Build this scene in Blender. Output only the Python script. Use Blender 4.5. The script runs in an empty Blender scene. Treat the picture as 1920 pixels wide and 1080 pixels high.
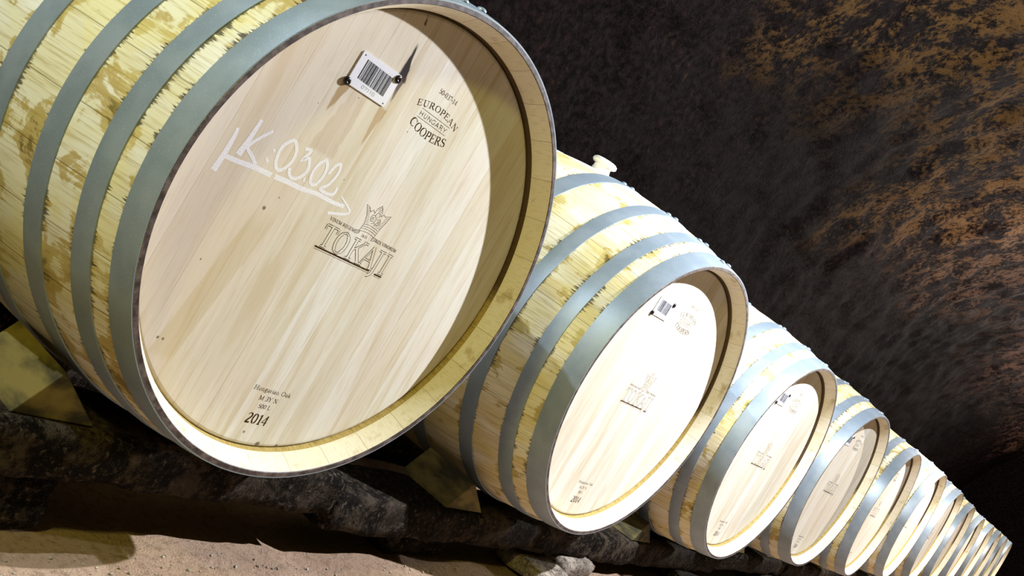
import bpy, bmesh, math, random
from mathutils import Vector, Matrix, noise
random.seed(7)
SC = bpy.context.scene
COL = SC.collection
PI = math.pi

# ------------------------------------------------------------------ camera
cam_d = bpy.data.cameras.new('camera')
cam = bpy.data.objects.new('camera', cam_d)
COL.objects.link(cam)
cam_d.sensor_width = 36.0
cam_d.lens = 33.016
cam_d.clip_start = 0.02
cam_d.clip_end = 200
RGT = Vector((0.49456298, -0.70097213, 0.51385361))
UPV = Vector((-0.2804426, 0.43089496, 0.85771877))
FWD = Vector((0.82265388, 0.56830239, -0.01652224))
mw = Matrix.Identity(4)
for k, v in enumerate((RGT, UPV, -FWD)):
    for r in range(3):
        mw[r][k] = v[r]
mw[0][3], mw[1][3], mw[2][3] = -1.09532, -0.99620, 0.09970
cam.matrix_world = mw
SC.camera = cam

# ------------------------------------------------------------------ world, lamps, exposure
SC.view_settings.view_transform = 'Standard'
SC.view_settings.look = 'None'
SC.view_settings.exposure = 0.0
SC.view_settings.gamma = 1.0
SC.view_settings.use_curve_mapping = False
wd = bpy.data.worlds.new('cellar_air')
SC.world = wd
wd.use_nodes = True
bg = wd.node_tree.nodes['Background']
bg.inputs['Color'].default_value = (1.0, 0.80, 0.05, 1)
bg.inputs['Strength'].default_value = 0.036


def lamp(name, loc, power, color, radius=0.018):
    d = bpy.data.lights.new(name, 'POINT')
    d.energy = power
    d.color = color
    d.shadow_soft_size = radius
    o = bpy.data.objects.new(name, d)
    o.location = loc
    COL.objects.link(o)
    return o


LAMP_Y = -0.80
lamp('cellar_lamp', (1.58, LAMP_Y, 1.57), 440, (0.96, 1.0, 1.08))
lamp('cellar_lamp.001', (-2.40, LAMP_Y, 1.50), 124, (1.0, 0.93, 0.20), 0.10)
lamp('cool_flank_fill', (-1.78, 0.25, 1.80), 170, (0.86, 0.97, 1.10))  # added cool fill grazing the left flanks and hoops; no lamp is known there
lamp('cellar_lamp.002', (5.65, LAMP_Y, 1.45), 380, (1.0, 0.95, 0.92))
lamp('cellar_lamp.003', (9.70, LAMP_Y, 1.50), 260, (1.0, 0.93, 0.86))
lamp('cellar_lamp.004', (13.7, LAMP_Y, 1.50), 180, (1.0, 0.92, 0.84))


# ------------------------------------------------------------------ node helpers
class NT:
    def __init__(self, name):
        self.m = bpy.data.materials.new(name)
        self.m.use_nodes = True
        self.t = self.m.node_tree
        self.p = self.t.nodes['Principled BSDF']
        self.out = self.t.nodes['Material Output']

    def n(self, kind, **kw):
        o = self.t.nodes.new(kind)
        for k, v in kw.items():
            setattr(o, k, v)
        return o

    def put(self, sock, v):
        if isinstance(v, bpy.types.NodeSocket):
            self.t.links.new(v, sock)
        elif v is not None:
            if hasattr(sock, 'default_value'):
                if isinstance(v, (tuple, list)) and len(v) == 3 and sock.type == 'RGBA':
                    v = (*v, 1)
                sock.default_value = v

    def M(self, op, a, b=None, c=None, clamp=False):
        o = self.n('ShaderNodeMath', operation=op, use_clamp=clamp)
        for s, v in zip(o.inputs, (a, b, c)):
            self.put(s, v)
        return o.outputs[0]

    def mix(self, f, a, b, blend='MIX'):
        o = self.n('ShaderNodeMix', data_type='RGBA', blend_type=blend)
        self.put(o.inputs[0], f)
        self.put(o.inputs[6], a)
        self.put(o.inputs[7], b)
        return o.outputs[2]

    def ss(self, x, lo, hi):
        o = self.n('ShaderNodeMapRange', interpolation_type='SMOOTHSTEP')
        self.put(o.inputs[0], x)
        self.put(o.inputs[1], lo)
        self.put(o.inputs[2], hi)
        return o.outputs[0]

    def comb(self, x, y, z):
        o = self.n('ShaderNodeCombineXYZ')
        for s, v in zip(o.inputs, (x, y, z)):
            self.put(s, v)
        return o.outputs[0]

    def noise(self, vec, scale=1.0, detail=3.0, rough=0.55, dist=0.0):
        o = self.n('ShaderNodeTexNoise')
        self.put(o.inputs['Vector'], vec)
        o.inputs['Scale'].default_value = scale
        o.inputs['Detail'].default_value = detail
        o.inputs['Roughness'].default_value = rough
        o.inputs['Distortion'].default_value = dist
        return o.outputs[0]

    def obj_xyz(self):
        tc = self.n('ShaderNodeTexCoord')
        s = self.n('ShaderNodeSeparateXYZ')
        self.t.links.new(tc.outputs['Object'], s.inputs[0])
        return s.outputs[0], s.outputs[1], s.outputs[2], tc.outputs['Object']

    def rnd(self):
        return self.n('ShaderNodeObjectInfo').outputs['Random']

    def bump(self, h, strength=0.3, dist=0.002):
        o = self.n('ShaderNodeBump')
        o.inputs['Strength'].default_value = strength
        o.inputs['Distance'].default_value = dist
        self.put(o.inputs['Height'], h)
        self.t.links.new(o.outputs[0], self.p.inputs['Normal'])

    def fin(self, color, rough=0.6, metal=0.0, spec=0.3):
        self.put(self.p.inputs['Base Color'], color)
        self.put(self.p.inputs['Roughness'], rough)
        self.put(self.p.inputs['Metallic'], metal)
        self.put(self.p.inputs['Specular IOR Level'], spec)
        return self.m


# ------------------------------------------------------------------ materials
def mat_staves(name, stain, pale):
    """outer oak of a barrel: long grain, stave seams, olive blotches, black teeth along the hoops"""
    t = NT(name)
    x, y, z, _ = t.obj_xyz()
    ang = t.M('ARCTAN2', x, z)
    u = t.M('MULTIPLY', ang, 0.45)
    rn = t.M('MULTIPLY', t.rnd(), 37.0)
    # stave tone and seams
    sv = t.M('ADD', t.M('MULTIPLY', ang, 30 / (2 * PI)), t.M('MULTIPLY', t.noise(t.comb(t.M('MULTIPLY', ang, 1.7), 0.0, rn)), 0.9))
    cell = t.M('FLOOR', sv)
    wn = t.n('ShaderNodeTexWhiteNoise', noise_dimensions='2D')
    t.put(wn.inputs['Vector'], t.comb(cell, rn, 0.0))
    tone = wn.outputs['Value']
    fr = t.M('FRACT', sv)
    seam = t.ss(t.M('ABSOLUTE', t.M('SUBTRACT', fr, 0.5)), 0.485, 0.5)
    grain = t.noise(t.comb(t.M('MULTIPLY', u, 260.0), t.M('MULTIPLY', y, 9.0), rn), 1.0, 4.0, 0.62)
    soft = t.noise(t.comb(t.M('MULTIPLY', u, 16.0), t.M('MULTIPLY', y, 5.0), t.M('ADD', rn, 3.0)), 1.0, 3.0)
    col = t.mix(tone, pale[0], pale[1])
    col = t.mix(t.ss(soft, 0.40, 0.66), col, pale[2])
    # olive and brown blotches with hard edges
    b1 = t.noise(t.comb(t.M('MULTIPLY', u, 15.0), t.M('MULTIPLY', y, 11.0), t.M('ADD', rn, 9.0)), 1.0, 5.0, 0.6, 0.5)
    b1g = t.M('ADD', b1, t.M('MULTIPLY', t.M('SUBTRACT', grain, 0.5), 0.16))
    edge = t.n('ShaderNodeAttribute', attribute_name='edge').outputs['Fac']
    near = t.M('MULTIPLY', t.M('SUBTRACT', 1.0, t.ss(edge, 0.0, 0.035)), 0.075)
    b1e = t.M('ADD', b1g, near)
    col = t.mix(t.M('MULTIPLY', t.ss(b1e, stain - 0.01, stain + 0.055), 0.80), col, (0.42, 0.30, 0.055))
    col = t.mix(t.M('MULTIPLY', t.ss(b1e, stain + 0.10, stain + 0.17), 0.85), col, (0.11, 0.075, 0.015))
    # yellow tint patches
    b2 = t.noise(t.comb(t.M('MULTIPLY', u, 9.0), t.M('MULTIPLY', y, 9.0), t.M('ADD', rn, 21.0)), 1.0, 2.0)
    col = t.mix(t.M('MULTIPLY', t.ss(b2, 0.5, 0.62), 0.38), col, (0.76, 0.68, 0.27))
    # black teeth running along the grain from the hoop edges
    th = t.noise(t.comb(t.M('MULTIPLY', u, 230.0), t.M('MULTIPLY', y, 5.0), t.M('ADD', rn, 5.0)), 1.0, 4.0, 0.75)
    thl = t.noise(t.comb(t.M('MULTIPLY', u, 11.0), t.M('MULTIPLY', y, 5.0), t.M('ADD', rn, 15.0)), 1.0, 2.0)
    reach = t.M('MULTIPLY', t.M('MULTIPLY', t.ss(th, 0.36, 0.80), t.M('ADD', t.ss(thl, 0.42, 0.66), 0.12)), 0.022)
    tm = t.ss(t.M('SUBTRACT', reach, edge), -0.0005, 0.004)
    col = t.mix(t.M('MULTIPLY', tm, 0.88), col, (0.035, 0.024, 0.012))
    # grain
    col = t.mix(t.M('MULTIPLY', t.ss(grain, 0.45, 0.70), 0.50), col, (0.36, 0.255, 0.05))
    col = t.mix(t.M('MULTIPLY', seam, 0.65), col, (0.12, 0.08, 0.03))
    t.bump(t.M('SUBTRACT', t.M('MULTIPLY', grain, 0.6), t.M('MULTIPLY', seam, 1.2)), 0.3, 0.0012)
    return t.fin(col, 0.62, 0, 0.25)


def mat_head(name, marks=False):
    """barrel head: upright boards, fine upright grain"""
    t = NT(name)
    x, y, z, _ = t.obj_xyz()
    rn = t.M('MULTIPLY', t.rnd(), 41.0)
    if marks:
        rn = 4.0
    wob = t.noise(t.comb(t.M('MULTIPLY', x, 9.0), 0.0, rn), 1.0, 1.0)
    sv = t.M('ADD', t.M('MULTIPLY', t.M('ADD', x, 0.0485), 1 / 0.0555), t.M('MULTIPLY', t.M('SUBTRACT', wob, 0.5), 0.7))
    cell = t.M('FLOOR', sv)
    wn = t.n('ShaderNodeTexWhiteNoise', noise_dimensions='2D')
    t.put(wn.inputs['Vector'], t.comb(cell, rn, 0.0))
    fr = t.M('FRACT', sv)
    seam = t.ss(t.M('ABSOLUTE', t.M('SUBTRACT', fr, 0.5)), 0.487, 0.498)
    off = t.M('MULTIPLY', cell, 1.37)
    xx = t.M('ADD', x, t.M('MULTIPLY', z, 0.03))
    grain = t.noise(t.comb(t.M('MULTIPLY', xx, 300.0), t.M('MULTIPLY', z, 16.0), t.M('ADD', rn, off)), 1.0, 4.0, 0.65, 0.35)
    streak = t.noise(t.comb(t.M('MULTIPLY', xx, 40.0), t.M('MULTIPLY', z, 2.6), t.M('ADD', rn, off)), 1.0, 3.0, 0.55, 0.6)
    cloud = t.noise(t.comb(t.M('MULTIPLY', x, 7.0), t.M('MULTIPLY', z, 4.0), t.M('ADD', rn, 30.0)), 1.0, 3.0)
    col = t.mix(wn.outputs['Value'], (0.70, 0.655, 0.525), (0.79, 0.78, 0.725))
    col = t.mix(t.M('MULTIPLY', t.ss(cloud, 0.38, 0.65), 0.55), col, (0.75, 0.665, 0.565))
    col = t.mix(t.M('MULTIPLY', t.ss(streak, 0.50, 0.72), 0.60), col, (0.60, 0.50, 0.33))
    col = t.mix(t.M('MULTIPLY', t.ss(streak, 0.50, 0.28), 0.5), col, (0.85, 0.82, 0.745))
    col = t.mix(t.M('MULTIPLY', t.ss(grain, 0.46, 0.75), 0.36), col, (0.48, 0.375, 0.22))
    col = t.mix(t.M('MULTIPLY', t.M('MULTIPLY', seam, t.ss(cloud, 0.36, 0.6)), 0.5), col, (0.30, 0.21, 0.10))
    if marks:
        # the boards on the left are tanner than those on the right
        tan = t.ss(t.M('MULTIPLY', t.M('ADD', cell, 0.5), 0.0555), 0.02, -0.24)
        col = t.mix(t.M('MULTIPLY', tan, 0.42), col, (0.66, 0.53, 0.385))
        nz = t.noise(t.comb(t.M('MULTIPLY', x, 110.0), t.M('MULTIPLY', z, 24.0), 2.0), 1.0, 4.0, 0.65)
        nzc = t.M('SUBTRACT', nz, 0.5)

        def streakm(x0, z0, x1, z1, w0, w1, rag=0.012):
            s = t.M('DIVIDE', t.M('SUBTRACT', z, z0), z1 - z0)
            cx = t.M('ADD', t.M('MULTIPLY', s, x1 - x0), x0)
            w = t.M('ADD', t.M('MULTIPLY', s, w1 - w0), w0)
            d = t.M('ABSOLUTE', t.M('SUBTRACT', x, cx))
            dd = t.M('ADD', t.M('SUBTRACT', w, d), t.M('MULTIPLY', nzc, rag))
            ends = t.M('MULTIPLY', t.ss(s, -0.03, 0.05), t.ss(s, 1.06, 0.85))
            return t.M('MULTIPLY', t.ss(dd, 0.0, 0.0035), ends)

        # rusty runs below the plate, iron stain beside it
        col = t.mix(t.M('MULTIPLY', streakm(-0.191, 0.196, -0.2005, 0.146, 0.010, 0.004), 0.72), col, (0.36, 0.22, 0.07))
        col = t.mix(t.M('MULTIPLY', streakm(-0.108, 0.196, -0.109, 0.130, 0.011, 0.0015), 0.62), col, (0.42, 0.27, 0.10))
        col = t.mix(t.M('MULTIPLY', streakm(-0.1075, 0.244, -0.1150, 0.304, 0.0120, 0.0020, 0.008), 0.96), col, (0.030, 0.022, 0.028))
        col = t.mix(t.M('MULTIPLY', streakm(-0.1060, 0.252, -0.103, 0.203, 0.0085, 0.0010, 0.008), 0.85), col, (0.09, 0.06, 0.05))
        col = t.mix(t.M('MULTIPLY', streakm(-0.122, 0.331, -0.128, 0.349, 0.004, 0.002, 0.006), 0.9), col, (0.035, 0.022, 0.012))
        col = t.mix(t.M('MULTIPLY', streakm(0.0395, 0.300, 0.048, 0.366, 0.0012, 0.0020, 0.002), 0.85), col, (0.05, 0.03, 0.01))
        col = t.mix(t.M('MULTIPLY', streakm(-0.168, 0.09, -0.160, 0.20, 0.026, 0.018, 0.03), 0.30), col, (0.45, 0.30, 0.18))
        col = t.mix(t.M('MULTIPLY', streakm(-0.233, -0.27, -0.196, -0.02, 0.024, 0.022, 0.006), 0.32), col, (0.52, 0.40, 0.17))
        for (px, pz, pr) in ((-0.206, -0.0167, 0.0042), (-0.2182, 0.1488, 0.0014), (-0.2416, -0.2413, 0.0035), (-0.250, -0.2410, 0.0028),
                             (-0.1032, 0.0744, 0.0015), (-0.160, 0.187, 0.0016), (-0.041, 0.188, 0.0016), (0.028, -0.366, 0.006),
                             (-0.012, -0.350, 0.004), (0.070, -0.362, 0.004), (-0.192, 0.006, 0.002), (-0.255, -0.118, 0.0022)):
            d = t.M('SQRT', t.M('ADD', t.M('POWER', t.M('SUBTRACT', x, px), 2.0), t.M('POWER', t.M('SUBTRACT', z, pz), 2.0)))
            dm = t.ss(t.M('ADD', d, t.M('MULTIPLY', nzc, pr * 1.4)), pr, pr * 0.35)
            col = t.mix(t.M('MULTIPLY', dm, 0.8), col, (0.10, 0.065, 0.03))
    t.bump(t.M('SUBTRACT', t.M('MULTIPLY', grain, 0.5), t.M('MULTIPLY', seam, 1.0)), 0.22, 0.0010)
    return t.fin(col, 0.8, 0, 0.0)


def mat_chime():
    t = NT('sawn_oak_chime')
    x, y, z, _ = t.obj_xyz()
    ang = t.M('ARCTAN2', x, z)
    rn = t.M('MULTIPLY', t.rnd(), 11.0)
    sv = t.M('MULTIPLY', ang, 30 / (2 * PI))
    wn = t.n('ShaderNodeTexWhiteNoise', noise_dimensions='2D')
    t.put(wn.inputs['Vector'], t.comb(t.M('FLOOR', sv), rn, 0.0))
    g = t.noise(t.comb(t.M('MULTIPLY', ang, 150.0), t.M('MULTIPLY', y, 60.0), rn), 1.0, 4.0, 0.65)
    s = t.noise(t.comb(t.M('MULTIPLY', ang, 7.0), t.M('MULTIPLY', y, 30.0), rn), 1.0, 4.0, 0.6)
    seam = t.ss(t.M('ABSOLUTE', t.M('SUBTRACT', t.M('FRACT', sv), 0.5)), 0.485, 0.498)
    col = t.mix(wn.outputs['Value'], (0.74, 0.68, 0.50), (0.80, 0.76, 0.64))
    col = t.mix(t.M('MULTIPLY', t.ss(g, 0.48, 0.72), 0.4), col, (0.45, 0.34, 0.10))
    col = t.mix(t.M('MULTIPLY', t.ss(s, 0.56, 0.72), 0.6), col, (0.38, 0.28, 0.06))
    col = t.mix(t.M('MULTIPLY', seam, 0.5), col, (0.2, 0.13, 0.04))
    t.bump(g, 0.2, 0.001)
    return t.fin(col, 0.6, 0, 0.25)


def mat_croze():
    """the groove band round the head: dark brown over its upper part, tan below"""
    t = NT('croze_band')
    x, y, z, _ = t.obj_xyz()
    ang = t.M('ARCTAN2', x, z)
    g = t.noise(t.comb(t.M('MULTIPLY', ang, 140.0), t.M('MULTIPLY', y, 50.0), 0.0), 1.0, 3.0, 0.6)
    n = t.noise(t.comb(t.M('MULTIPLY', ang, 6.0), 0.0, 2.0), 1.0, 3.0)
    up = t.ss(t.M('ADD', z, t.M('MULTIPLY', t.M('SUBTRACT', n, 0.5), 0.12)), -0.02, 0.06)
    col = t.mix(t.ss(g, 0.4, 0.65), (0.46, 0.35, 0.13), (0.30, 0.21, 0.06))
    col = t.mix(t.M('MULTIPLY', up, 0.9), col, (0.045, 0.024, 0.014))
    return t.fin(col, 0.65, 0, 0.2)


def mat_simple(name, c0, c1, scale, rough=0.6, metal=0.0, spec=0.3, bump=0.2, bd=0.002, detail=4.0, lo=0.4, hi=0.65, stretch=(1, 1, 1)):
    t = NT(name)
    x, y, z, v = t.obj_xyz()
    vec = t.comb(t.M('MULTIPLY', x, stretch[0]), t.M('MULTIPLY', y, stretch[1]), t.M('MULTIPLY', z, stretch[2]))
    nz = t.noise(vec, scale, detail, 0.6)
    col = t.mix(t.ss(nz, lo, hi), c0, c1)
    if bump:
        t.bump(nz, bump, bd)
    return t.fin(col, rough, metal, spec)


def mat_hoop():
    t = NT('galvanised_steel')
    x, y, z, v = t.obj_xyz()
    f = t.noise(v, 420.0, 2.0, 0.6)
    c = t.noise(v, 9.0, 3.0, 0.6)
    col = t.mix(t.ss(c, 0.38, 0.66), (0.235, 0.295, 0.35), (0.30, 0.36, 0.42))
    col = t.mix(t.M('MULTIPLY', t.ss(f, 0.55, 0.8), 0.5), col, (0.48, 0.54, 0.60))
    t.bump(t.M('ADD', t.M('MULTIPLY', f, 0.5), c), 0.16, 0.0015)
    return t.fin(col, t.M('ADD', t.M('MULTIPLY', c, 0.14), 0.36), 0.25, 0.5)


def mat_rock(name, dark, mid, rust, k=1.0, rough=0.55, spec=0.2, ochre=False, hi=(0.40, 0.70)):
    t = NT(name)
    tc = t.n('ShaderNodeTexCoord')
    v = tc.outputs['Object']
    big = t.noise(v, 0.75, 3.0, 0.55, 0.4)
    med = t.noise(v, 5.5 * k, 6.0, 0.70, 0.15)
    fine = t.noise(v, 34.0 * k, 5.0, 0.72, 0.1)
    vf = t.noise(v, 150.0 * k, 2.0, 0.6)
    h = t.M('ADD', t.M('MULTIPLY', med, 0.8), t.M('ADD', t.M('MULTIPLY', fine, 0.55), t.M('MULTIPLY', vf, 0.25)))
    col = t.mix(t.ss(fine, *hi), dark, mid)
    if ochre:
        # patchy ochre grows with height and reddens along the vault, over black mould
        sp = t.n('ShaderNodeSeparateXYZ')
        t.put(sp.inputs[0], v)
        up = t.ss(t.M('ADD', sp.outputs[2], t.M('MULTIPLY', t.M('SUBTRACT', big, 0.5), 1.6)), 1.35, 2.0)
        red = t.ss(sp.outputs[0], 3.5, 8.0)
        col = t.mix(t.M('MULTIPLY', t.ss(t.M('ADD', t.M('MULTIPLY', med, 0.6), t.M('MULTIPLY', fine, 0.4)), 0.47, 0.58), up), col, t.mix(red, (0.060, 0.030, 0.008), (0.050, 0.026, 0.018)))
        col = t.mix(t.M('MULTIPLY', t.M('MULTIPLY', t.ss(fine, 0.55, 0.68), t.ss(med, 0.5, 0.6)), 0.6), col, rust)
    else:
        col = t.mix(t.M('MULTIPLY', t.ss(med, 0.46, 0.62), t.ss(big, 0.40, 0.60)), col, rust)
    col = t.mix(t.M('MULTIPLY', t.ss(vf, 0.60, 0.78), 0.6), col, mid)
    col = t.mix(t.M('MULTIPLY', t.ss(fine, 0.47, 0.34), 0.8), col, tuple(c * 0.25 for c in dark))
    t.bump(h, 0.9, 0.024 / k)
    return t.fin(col, rough, 0, spec)


def mat_floor():
    t = NT('trodden_earth')
    x, y, z, v = t.obj_xyz()
    big = t.noise(v, 3.0, 4.0, 0.6)
    fine = t.noise(v, 60.0, 5.0, 0.7)
    vf = t.noise(v, 260.0, 2.0, 0.6)
    vo = t.n('ShaderNodeTexVoronoi')
    t.put(vo.inputs['Vector'], v)
    vo.inputs['Scale'].default_value = 70.0
    chips = t.M('MULTIPLY', t.ss(vo.outputs['Distance'], 0.24, 0.12), t.ss(t.noise(v, 38.0, 1.0), 0.60, 0.66))
    col = t.mix(t.ss(big, 0.36, 0.64), (0.30, 0.20, 0.135), (0.40, 0.275, 0.19))
    col = t.mix(t.M('MULTIPLY', t.ss(fine, 0.46, 0.68), 0.55), col, (0.15, 0.095, 0.065))
    col = t.mix(t.M('MULTIPLY', chips, 0.8), col, (0.36, 0.31, 0.25))
    h = t.M('ADD', t.M('MULTIPLY', fine, 0.8), t.M('ADD', t.M('MULTIPLY', vf, 0.4), t.M('MULTIPLY', chips, 0.5)))
    t.bump(h, 0.8, 0.010)
    return t.fin(col, 0.85, 0, 0.2)


def mat_chalk():
    t = NT('white_chalk')
    x, y, z, v = t.obj_xyz()
    nz = t.noise(t.comb(t.M('MULTIPLY', x, 1500.0), 0.0, t.M('MULTIPLY', z, 900.0)), 1.0, 3.0, 0.65)
    t.put(t.p.inputs['Alpha'], t.M('ADD', t.M('MULTIPLY', t.ss(nz, 0.36, 0.52), 0.60), 0.38))
    return t.fin((0.93, 0.93, 0.96), 0.9, 0, 0.1)


M_STAVE_NEAR = mat_staves('stained_oak_staves', 0.555, ((0.72, 0.68, 0.46), (0.76, 0.74, 0.58), (0.78, 0.77, 0.68)))
M_STAVE = mat_staves('oak_staves', 0.61, ((0.70, 0.58, 0.28), (0.79, 0.71, 0.46), (0.84, 0.80, 0.65)))
M_HEAD_NEAR = mat_head('oak_head_with_rust_runs', True)
M_HEAD = mat_head('oak_head')
M_CHIME = mat_chime()
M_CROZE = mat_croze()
M_RIM = mat_simple('charred_end_grain', (0.035, 0.024, 0.022), (0.17, 0.13, 0.125), 60.0, 0.5, 0, 0.4, 0.4, 0.001, lo=0.35, hi=0.7)
M_HOOP = mat_hoop()
M_BUNG = mat_simple('white_silicone', (0.82, 0.82, 0.80), (0.86, 0.86, 0.84), 20.0, 0.45, bump=0)
M_BURN = mat_simple('burnt_brand', (0.045, 0.022, 0.008), (0.11, 0.06, 0.025), 260.0, 0.9, spec=0.0, bump=0, lo=0.45, hi=0.7)
M_CHALK = mat_chalk()
M_PLATE = mat_simple('white_plastic', (0.80, 0.81, 0.86), (0.84, 0.85, 0.90), 12.0, 0.35, bump=0)
M_INK = mat_simple('black_ink', (0.012, 0.012, 0.015), (0.03, 0.03, 0.034), 90.0, 0.5, bump=0)
M_GREYINK = mat_simple('grey_ink', (0.16, 0.16, 0.20), (0.22, 0.22, 0.26), 90.0, 0.5, bump=0)
M_SCREW = mat_simple('blackened_screw', (0.012, 0.010, 0.010), (0.05, 0.042, 0.04), 120.0, 0.3, 0.6, 0.5, 0.1, 0.0005)
M_WEDGE = mat_simple('mouldy_softwood', (0.035, 0.032, 0.020), (0.20, 0.155, 0.048), 9.0, 0.7, 0, 0.2, 0.3, 0.002, 5.0, 0.38, 0.62, (1.0, 0.6, 1.6))
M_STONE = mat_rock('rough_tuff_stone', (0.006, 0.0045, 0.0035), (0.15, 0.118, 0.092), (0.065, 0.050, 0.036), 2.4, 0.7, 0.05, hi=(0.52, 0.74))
M_STONE_PALE = mat_rock('pale_tuff_stone', (0.10, 0.078, 0.062), (0.32, 0.27, 0.22), (0.36, 0.31, 0.25), 2.6, 0.75)
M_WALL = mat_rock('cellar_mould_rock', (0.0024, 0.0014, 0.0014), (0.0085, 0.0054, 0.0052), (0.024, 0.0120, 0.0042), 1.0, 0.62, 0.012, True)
M_FLOOR = mat_floor()
M_CHIP = mat_simple('pale_chippings', (0.30, 0.26, 0.21), (0.48, 0.43, 0.36), 40.0, 0.8, bump=0)


# ------------------------------------------------------------------ mesh helpers
def new_obj(name, verts, faces, mats, parent=None, smooth=False, fmat=None):
    me = bpy.data.meshes.new(name)
    me.from_pydata([tuple(v) for v in verts], [], faces)
    for m in (mats if isinstance(mats, (list, tuple)) else [mats]):
        me.materials.append(m)
    if fmat:
        for p, k in zip(me.polygons, fmat):
            p.material_index = k
    if smooth:
        me.polygons.foreach_set('use_smooth', [True] * len(me.polygons))
    me.update()
    o = bpy.data.objects.new(name, me)
    COL.objects.link(o)
    if parent:
        o.parent = parent
    return o


def tag(o, label=None, cat=None, group=None, kind=None):
    for k, v in (('label', label), ('category', cat), ('group', group), ('kind', kind)):
        if v:
            o[k] = v
    return o


def lathe(profile, seg, closed=True):
    """profile: list of (r, y); spun about Y"""
    V, F = [], []
    n = len(profile)
    for k in range(seg):
        a = 2 * PI * k / seg
        c, s = math.cos(a), math.sin(a)
        for (r, y) in profile:
            V.append((r * c, y, r * s))
    m = n if closed else n - 1
    for k in range(seg):
        k2 = (k + 1) % seg
        for j in range(m):
            j2 = (j + 1) % n
            F.append((k * n + j, k2 * n + j, k2 * n + j2, k * n + j2))
    return V, F


def fix_normals(o):
    bm = bmesh.new()
    bm.from_mesh(o.data)
    bmesh.ops.recalc_face_normals(bm, faces=bm.faces)
    bm.to_mesh(o.data)
    bm.free()


def sharp(o, deg=35):
    bm = bmesh.new()
    bm.from_mesh(o.data)
    bmesh.ops.recalc_face_normals(bm, faces=bm.faces)
    for f in bm.faces:
        f.smooth = True
    for e in bm.edges:
        if len(e.link_faces) == 2 and e.calc_face_angle(0) > math.radians(deg):
            e.smooth = False
    bm.to_mesh(o.data)
    bm.free()


# ------------------------------------------------------------------ flat lettering (x, z plane, facing -y)
class Flat:
    def __init__(self):
        self.V, self.F, self.M = [], [], []

    def poly(self, pts, y, mat=0):
        b = len(self.V)
        self.V += [(p[0], y, p[1]) for p in pts]
        self.F.append(tuple(range(b, b + len(pts))))
        self.M.append(mat)

    def stroke(self, pts, w, y, mat=0, closed=False, w1=None, cap=True):
        """a mitred ribbon without overlapping faces; each stroke sits a few microns off the last"""
        P = [Vector((p[0], p[1])) for p in pts]
        P = [p for k, p in enumerate(P) if k == 0 or (p - P[k - 1]).length > 1e-7]
        n = len(P)
        if n < 2:
            return
        loop = (P[0] - P[-1]).length < 1e-6
        if loop:
            P = P[:-1]
            n -= 1
        if w1 is None:
            w1 = w
        self.count = getattr(self, 'count', 0) + 1
        y = y - 6e-6 * (self.count % 6)
        L, R = [], []
        for k in range(n):
            if loop:
                d0, d1 = P[k] - P[k - 1], P[(k + 1) % n] - P[k]
            else:
                d0 = P[k] - P[k - 1] if k else P[1] - P[0]
                d1 = P[k + 1] - P[k] if k < n - 1 else P[k] - P[k - 1]
            d0, d1 = d0.normalized(), d1.normalized()
            t = d0 + d1
            t = t.normalized() if t.length > 1e-4 else d0
            q = Vector((-t.y, t.x))
            c = max(0.5, q.dot(Vector((-d0.y, d0.x))))
            hw = (w + (w1 - w) * k / max(1, n - 1)) / 2 / c
            L.append(P[k] + q * hw)
            R.append(P[k] - q * hw)
        base = len(self.V)
        for k in range(n):
            self.V.append((R[k].x, y, R[k].y))
            self.V.append((L[k].x, y, L[k].y))
        for k in range(n if loop else n - 1):
            k2 = (k + 1) % n
            self.F.append((base + 2 * k, base + 2 * k2, base + 2 * k2 + 1, base + 2 * k + 1))
            self.M.append(mat)

    def build(self, name, mats, parent):
        return new_obj(name, self.V, self.F, mats, parent, False, self.M)


def arc(cx, cy, rx, ry, a0, a1, n=14):
    return [(cx + rx * math.cos(math.radians(a0 + (a1 - a0) * k / n)), cy + ry * math.sin(math.radians(a0 + (a1 - a0) * k / n))) for k in range(n + 1)]


def sf(x, y, w=0.17):
    return ('s', [(x - w, y), (x + w, y)])


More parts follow.
